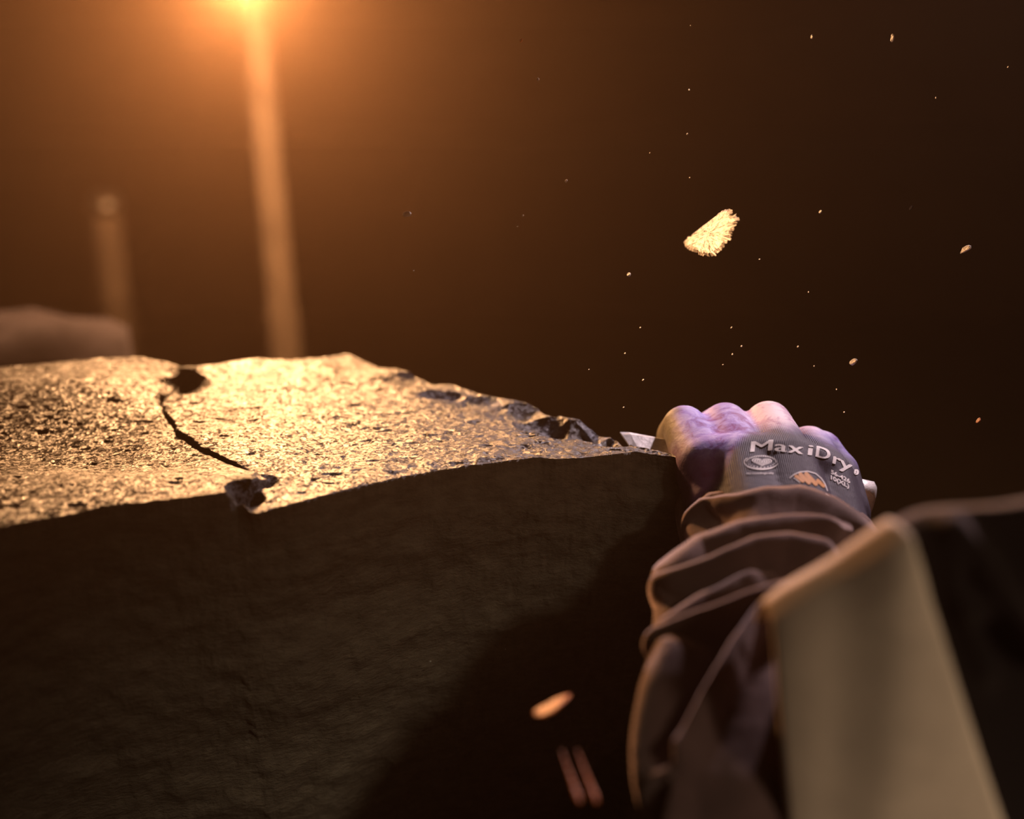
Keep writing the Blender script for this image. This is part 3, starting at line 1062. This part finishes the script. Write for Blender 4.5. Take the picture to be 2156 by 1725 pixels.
# head, neck, cap, other arm, legs (outside the frame) ---------------------
bm = bmesh.new()
nk = Vector((0.325, 0.47, 1.04))
capsule(bm, nk - Vector((0, 0.01, 0.05)), nk + Vector((0, 0.03, 0.08)), 0.060, 0.055)
hc_ = nk + Vector((0, 0.055, 0.17))
capsule(bm, hc_ + Vector((0, -0.015, 0.02)), hc_ + Vector((0, 0.02, 0.01)), 0.082, 0.076)
capsule(bm, hc_ + Vector((0, 0.035, -0.03)), hc_ + Vector((0, 0.05, -0.075)), 0.058, 0.036)
capsule(bm, hc_ + Vector((0, 0.095, 0.01)), hc_ + Vector((0, 0.113, -0.022)), 0.008, 0.013)
for sg in (-1, 1):
    capsule(bm, hc_ + Vector((sg * 0.078, 0.005, 0.015)), hc_ + Vector((sg * 0.080, 0.0, -0.03)), 0.014, 0.010)
    capsule(bm, hc_ + Vector((sg * 0.03, 0.082, 0.025)), hc_ + Vector((sg * 0.045, 0.076, 0.024)), 0.012, 0.010)
capsule(bm, hc_ + Vector((-0.018, 0.085, -0.05)), hc_ + Vector((0.018, 0.085, -0.05)), 0.009, 0.009)
me = fused(bm, 0.004, 4)
link_mesh('body', me, M_SKIN, person)
bm = bmesh.new()
capsule(bm, hc_ + Vector((0, -0.018, 0.045)), hc_ + Vector((0, 0.015, 0.045)), 0.089, 0.082)
me = fused(bm, 0.004, 3)
link_mesh('knit_cap', me, M_CAP, person)
bm = bmesh.new()
rs = Vector((2 * 0.27 - 0.11, 0.46, 0.97))
capsule(bm, rs, rs + Vector((0.06, -0.02, -0.26)), 0.06, 0.05)
capsule(bm, rs + Vector((0.06, -0.02, -0.26)), rs + Vector((0.0, 0.20, -0.33)), 0.05, 0.042)
me = fused(bm, 0.006, 4)
link_mesh('sleeve', me, M_SLEEVE, person)
bm = bmesh.new()
hand0 = rs + Vector((0.0, 0.22, -0.335))
capsule(bm, hand0, hand0 + Vector((-0.01, 0.07, -0.01)), 0.030, 0.034)
for k in range(4):
    kx = -0.042 + k * 0.021
    a = hand0 + Vector((kx, 0.095, -0.005))
    capsule(bm, a, a + Vector((0, 0.03, -0.015)), 0.0105, 0.010)
    capsule(bm, a + Vector((0, 0.03, -0.015)), a + Vector((0, 0.018, -0.042)), 0.010, 0.009)
capsule(bm, hand0 + Vector((-0.03, 0.03, 0)), hand0 + Vector((-0.06, 0.075, -0.015)), 0.014, 0.010)
me = fused(bm, 0.003, 3)
for nm_, vv in (('coat', 1.0), ('pink', 0.0), ('dirt', 0.0), ('maroon_shade', 0.0)):
    set_attr(me, nm_, np.full(len(me.vertices), vv))
link_mesh('glove', me, M_GLOVE, person)
bm = bmesh.new()
capsule(bm, (0.22, 0.45, 0.545), (0.32, 0.45, 0.545), 0.11, 0.11)
for sg in (-1, 1):
    kx = 0.35 + sg * 0.13
    capsule(bm, (0.27 + sg * 0.09, 0.46, 0.50), (kx + sg * 0.05, 0.86, 0.50), 0.075, 0.062)
    capsule(bm, (kx + sg * 0.05, 0.86, 0.50), (kx + sg * 0.05, 0.84, 0.12), 0.06, 0.045)
me = fused(bm, 0.008, 4)
link_mesh('trousers', me, M_TROUSERS, person)
for sg in (-1, 1):
    bm = bmesh.new()
    kx = 0.40 + sg * 0.13
    capsule(bm, (kx, 0.83, 0.13), (kx, 0.83, 0.048), 0.05, 0.046)
    capsule(bm, (kx, 0.84, 0.045), (kx, 0.97, 0.040), 0.044, 0.038)
    me = fused(bm, 0.005, 3)
    link_mesh('boot', me, M_BOOT, person)
stool = thing('stool', 'low timber stool under the seated person', 'stool', (0.27, 0.43, 0))
bm = bmesh.new(); lathe(bm, (0.27, 0.43, 0.385), (0.27, 0.43, 0.42), [(0, 0.15), (0.2, 0.16), (0.8, 0.16), (1, 0.15)], 32); bm_obj('seat', bm, M_BENCH, stool)
for k in range(3):
    a_ = 2 * math.pi * k / 3 + 0.5
    bm = bmesh.new(); lathe(bm, (0.27 + 0.15 * math.cos(a_), 0.43 + 0.15 * math.sin(a_), 0), (0.27 + 0.10 * math.cos(a_), 0.43 + 0.10 * math.sin(a_), 0.386), [(0, 0.016), (1, 0.02)], 12); bm_obj('leg', bm, M_BENCH, stool)

# ------------------------------------------------------------------ the chisel in the fist
chisel = thing('chisel', 'pale steel chisel gripped in the gloved fist against the slate corner', 'chisel', tuple(TIP))
L = (HEADP - TIP).length
bm = bmesh.new()
lathe(bm, TIP + chis * 0.030, HEADP, [(0, 0.006), (0.06, 0.0085), (0.86, 0.0085), (0.9, 0.0095), (0.985, 0.0095), (1, 0.0075)], 24)
bm_obj('shaft', bm, M_STEEL, chisel)
# flat blade
bm = bmesh.new()
e1 = (Vector((0, -0.28, 0.95)) - chis * Vector((0, -0.28, 0.95)).dot(chis)).normalized()
e2 = chis.cross(e1).normalized()
rows_ = [(0.003, 0.0080, 0.0004), (0.007, 0.0088, 0.0014), (0.016, 0.0088, 0.0024), (0.026, 0.0080, 0.0040), (0.042, 0.0070, 0.0065)]
rg = []
for tq, wq, hq in rows_:
    c0 = TIP + chis * tq
    sk = max(0.0, 1 - tq / 0.03) * 0.006
    rg.append([bm.verts.new(c0 + chis * (sk * (sx_ if e2.y < 0 else -sx_)) + e2 * (wq * sx_) + e1 * (hq * sy_)) for sx_, sy_ in ((-1, -.6), (-.75, -1), (.75, -1), (1, -.6), (1, .6), (.75, 1), (-.75, 1), (-1, .6))])
for r0, r1 in zip(rg, rg[1:]):
    for k in range(8):
        bm.faces.new((r0[k], r0[(k + 1) % 8], r1[(k + 1) % 8], r1[k]))
bm.faces.new(rg[0][::-1]); bm.faces.new(rg[-1])
bmesh.ops.recalc_face_normals(bm, faces=bm.faces[:])
bm_obj('blade', bm, M_STEEL, chisel, False)

# ------------------------------------------------------------------ flying chips
def chip(name, px_, py_, d, w, h, mat, seed, rot=0.0, face=None, th=0.35, label='', group=None, cat='stone chip', sub=3, amp=0.28, shape=None):
    """a flake of size w x h pixels at that depth; its broad face turns to face"""
    c = P(px_, py_, d)
    sw, sh = w / FOC * d / 2, h / FOC * d / 2
    bm = bmesh.new()
    bmesh.ops.create_icosphere(bm, subdivisions=sub, radius=1.0)
    v = np.array([tuple(x.co) for x in bm.verts])
    if shape is not None:
        v[:, :2] = shape(v)
    n = noise(v + seed * 2.7, 1.7, seed, 3, 0.6)
    v = v * (1 + amp * n[:, None])
    v[:, 2] = np.clip(v[:, 2], -0.55, 0.55)
    v = v * np.array([sw, sh, th * min(sw, sh)])
    f = (face or Vector((0, -cs, sn))).normalized()
    ex = Vector((1, 0, 0)); ex = (ex - f * ex.dot(f)).normalized()
    ey = f.cross(ex)
    cr, sr = math.cos(rot), math.sin(rot)
    for x, p in zip(bm.verts, v):
        a_, b2 = p[0] * cr - p[1] * sr, p[0] * sr + p[1] * cr
        x.co = ex * a_ + ey * b2 + f * p[2]
    o = bm_obj(name, bm, mat, None, sub > 3)
    o.location = c
    tag(o, label, cat, group)
    return o

def lit_face(px_, py_, d, k=0.5):
    """a facing between the lamp and the lens, so that the broad face catches the lamp"""
    c = P(px_, py_, d)
    return ((LAMP - c).normalized() * k + (EYE - c).normalized() * (1 - k))

G = 'stone chips flying in the air'
# the large flake: outline traced by its own polygon, real thickness, ragged lower right side
out = [(1438, 512), (1452, 498), (1462, 489), (1480, 475), (1500, 460), (1511, 452), (1515, 447), (1526, 442), (1536, 441), (1543, 446), (1541, 452),
       (1550, 455), (1553, 463), (1547, 471), (1544, 483), (1541, 489), (1537, 496), (1535, 503), (1529, 509), (1524, 517), (1518, 525), (1509, 531),
       (1505, 536), (1493, 539), (1480, 538), (1470, 533), (1456, 530), (1446, 526), (1440, 520)]
cxo, cyo = 1496, 492
rings = []
bm = bmesh.new()
LV = 9
c0 = P(cxo, cyo, 0.752)
fdir = lit_face(cxo, cyo, 0.752, 0.52).normalized()
nn = 4
outp = []
for k in range(len(out)):
    for j in range(nn):
        u = j / nn
        x0, y0 = out[k]; x1, y1 = out[(k + 1) % len(out)]
        jt = 3.0 if (8 < k < 25 or k == 0) else 0.8
        outp.append((x0 + (x1 - x0) * u, y0 + (y1 - y0) * u, rng.uniform(-jt, jt), rng.uniform(-jt, jt)))
view = (c0 - EYE).normalized()
rr = []
for side_ in (1, -1):
    for q_ in range(LV):
        f_ = 1 - q_ / LV
        ring = []
        for (x, y, jtx, jty) in outp:
            jx_ = cxo + (x - cxo) * f_ + jtx * f_ ** 6; jy_ = cyo + (y - cyo) * f_ + jty * f_ ** 6
            p = P(jx_, jy_, 0.752)
            # slide along the view onto the tilted plane of the flake
            den = view.dot(fdir)
            p = p - view * ((p - c0).dot(fdir) / den)
            nz = noise(np.array([[p.x, p.y, p.z]]), 330, 5, 3)[0] * 0.0005
            hgt = (0.0013 * math.sqrt(max(0, 1 - f_ * f_)) + (nz if side_ > 0 else 0) * (1 if q_ else 0.4)) * side_
            ring.append(bm.verts.new(p + fdir * hgt - c0) if not (side_ < 0 and q_ == 0) else rr[0][len(ring)])
        rr.append(ring)
    ctr = bm.verts.new(fdir * 0.0013 * side_)
    base_i = 0 if side_ > 0 else LV
    for q_ in range(LV - 1):
        r0, r1 = rr[base_i + q_], rr[base_i + q_ + 1]
        for k in range(len(outp)):
            fc_ = (r0[k], r0[(k + 1) % len(outp)], r1[(k + 1) % len(outp)], r1[k])
            bm.faces.new(fc_)
    lastr = rr[base_i + LV - 1]
    for k in range(len(outp)):
        bm.faces.new((lastr[k], lastr[(k + 1) % len(outp)], ctr))
bmesh.ops.recalc_face_normals(bm, faces=bm.faces[:])
fl = bm_obj('stone_flake', bm, M_FLAKE, None, False)
fl.location = c0
tag(fl, 'large bright ragged flake of stone flying in the dark above the fist', 'stone chip', G)

def lf(x, y, d=0.75, k=0.45):
    return lit_face(x, y, d, k)
named = [
    (2033, 526, 26, 11, -0.15, 'thin curved pale chip flying at right, brightest along its upper edge', M_PALE),
    (1797, 762, 17, 12, -0.2, 'rounded dull pink chip flying above the charcoal glove', M_PALE),
    (1879, 80, 9, 16, -0.25, 'white wedge shaped chip high in the dark upper right', M_PALE),
    (1727, 446, 8, 6, 0.0, 'small bright white chip right of the large flake', M_PALE),
    (857, 451, 17, 12, -0.3, 'pinkish white chip flying left of centre above the slate', M_PALE),
    (1324, 578, 8, 11, 0.5, 'small tan chip flying left of and below the large flake', M_PALE),
    (2060, 886, 11, 9, 0.3, 'small dim orange chip flying low near the right border', M_AMBER_LIT),
    (1097, 85, 8, 7, 0.3, 'dim brown speck high above the slate near the top border', M_AMBER_LIT),
    (1709, 78, 6, 8, 0.0, 'tiny tan chip left of the white wedge shaped chip', M_PALE),
    (1918, 438, 10, 6, 0.1, 'faint grey chip between the bright white chip and the curved chip', M_GREY_STONE),
    (1133, 167, 5, 7, 0.6, 'tiny bright speck high above the broken end of the slate', M_PALE),
    (1192, 381, 6, 6, 0.0, 'tiny grey white speck straight above the far slate edge', M_PALE),
]
for k, (x, y, w, h, r, lab, m) in enumerate(named):
    def crescent(v):
        a_ = v[:, :2].copy()
        a_[:, 1] = a_[:, 1] - 0.55 * v[:, 0] ** 2 + 0.3
        return a_
    chip('stone_chip', x, y, 0.75, w * 1.2, h * 1.2, m, 20 + k, r, lf(x, y), 0.5, lab, G, sub=3 if w > 12 else 2, shape=crescent if k == 0 else None)
specks = [(1454, 54), (1451, 189), (1447, 282), (1368, 322), (1452, 374), (1101, 454), (1089, 477), (871, 570), (1599, 546), (1702, 615), (1348, 690),
          (1316, 744), (1240, 778), (1542, 746), (1561, 729), (1522, 768), (1714, 771), (1354, 800), (1761, 820), (1313, 858), (1970, 206), (2122, 141),
          (1777, 868), (906, 1393), (1064, 1367), (1540, 690), (1680, 730)]
speck_where = [
    'topmost of the column of specks high above the large flake', 'second from top in the column of specks above the large flake',
    'third from top in the column of specks above the large flake', 'left of the column of specks, above and left of the large flake',
    'lowest of the column of specks, just above the large flake', 'upper of two close specks left of the large flake',
    'lower of two close specks left of the large flake', 'straight below the pinkish white chip over the slate',
    'just below the lower right edge of the large flake', 'between the large flake and the bright slope of the glove, rightmost there',
    'above the chisel blade, highest of the specks over it', 'above the chisel blade, second highest of the specks over it',
    'leftmost of the specks over the broken slate end', 'middle one of three close specks above the knuckles',
    'highest of three close specks above the knuckles', 'lowest of three close specks above the knuckles',
    'left of the rounded dull pink chip, above the glove', 'between the chisel blade and the first knuckle, above both',
    'above the thumb side of the glove, below the rounded pink chip', 'lowest speck over the chisel blade, almost touching it',
    'upper right, below the white wedge shaped chip', 'nearest the right border at the top',
    'beside the right slope of the glove', 'left of two in front of the dark block face', 'right of two in front of the dark block face',
    'single one over the three close specks above the knuckles', 'right of the three close specks above the knuckles']
for k, (x, y) in enumerate(specks):
    chip('stone_speck', x, y, 0.75, 3 + (k % 3), 3.2 + (k * 7 % 4), M_PALE, 60 + k, k * 0.7, lf(x, y), 0.6, 'tiny stone speck ' + speck_where[k], 'glinting specks of stone dust', cat='stone speck', sub=1)

# low in front of the block: flake and two splinters, orange lamplight put into their colour
def vee(v):
    a_ = v[:, :2].copy()
    a_[:, 1] = a_[:, 1] * (1 - 0.45 * v[:, 0]) + 0.45 * np.abs(v[:, 0] + 0.25) - 0.2
    return a_
chip('amber_lit_flake', 1162, 1487, 0.565, 84, 46, M_AMBER_LIT, 44, 0.35, lit_face(1162, 1487, 0.565, 0.5), 0.22, 'blurred stone flake coloured as lit amber, falling in front of the dark block face', 'stone chip', cat='stone chip', sub=4, shape=vee)
for k, (x0, y0, x1, y1, lab) in enumerate([(1182, 1580, 1220, 1690, 'left of two slender lamplit orange splinters falling low in front of the block'),
                                           (1215, 1580, 1256, 1690, 'right of two slender lamplit orange splinters falling low in front of the block')]):
    a, b = P(x0, y0, 0.54), P(x1, y1, 0.52)
    bm = bmesh.new()
    lathe(bm, a - (a + b) / 2, b - (a + b) / 2, [(0, 0.0002), (0.2, 0.0003), (0.6, 0.0007), (0.9, 0.0011), (1, 0.0006)], 7)
    o = bm_obj('stone_splinter', bm, M_AMBER_LIT, None, False)
    o.location = (a + b) / 2
    tag(o, lab, 'stone chip', 'falling splinters')
chip('stone_chip', 1446, 1015, 0.735, 11, 18, M_PALE, 90, 0.2, lf(1446, 1015), 0.6, 'small white chip caught between the slate corner and the brown cuff', None, sub=2)
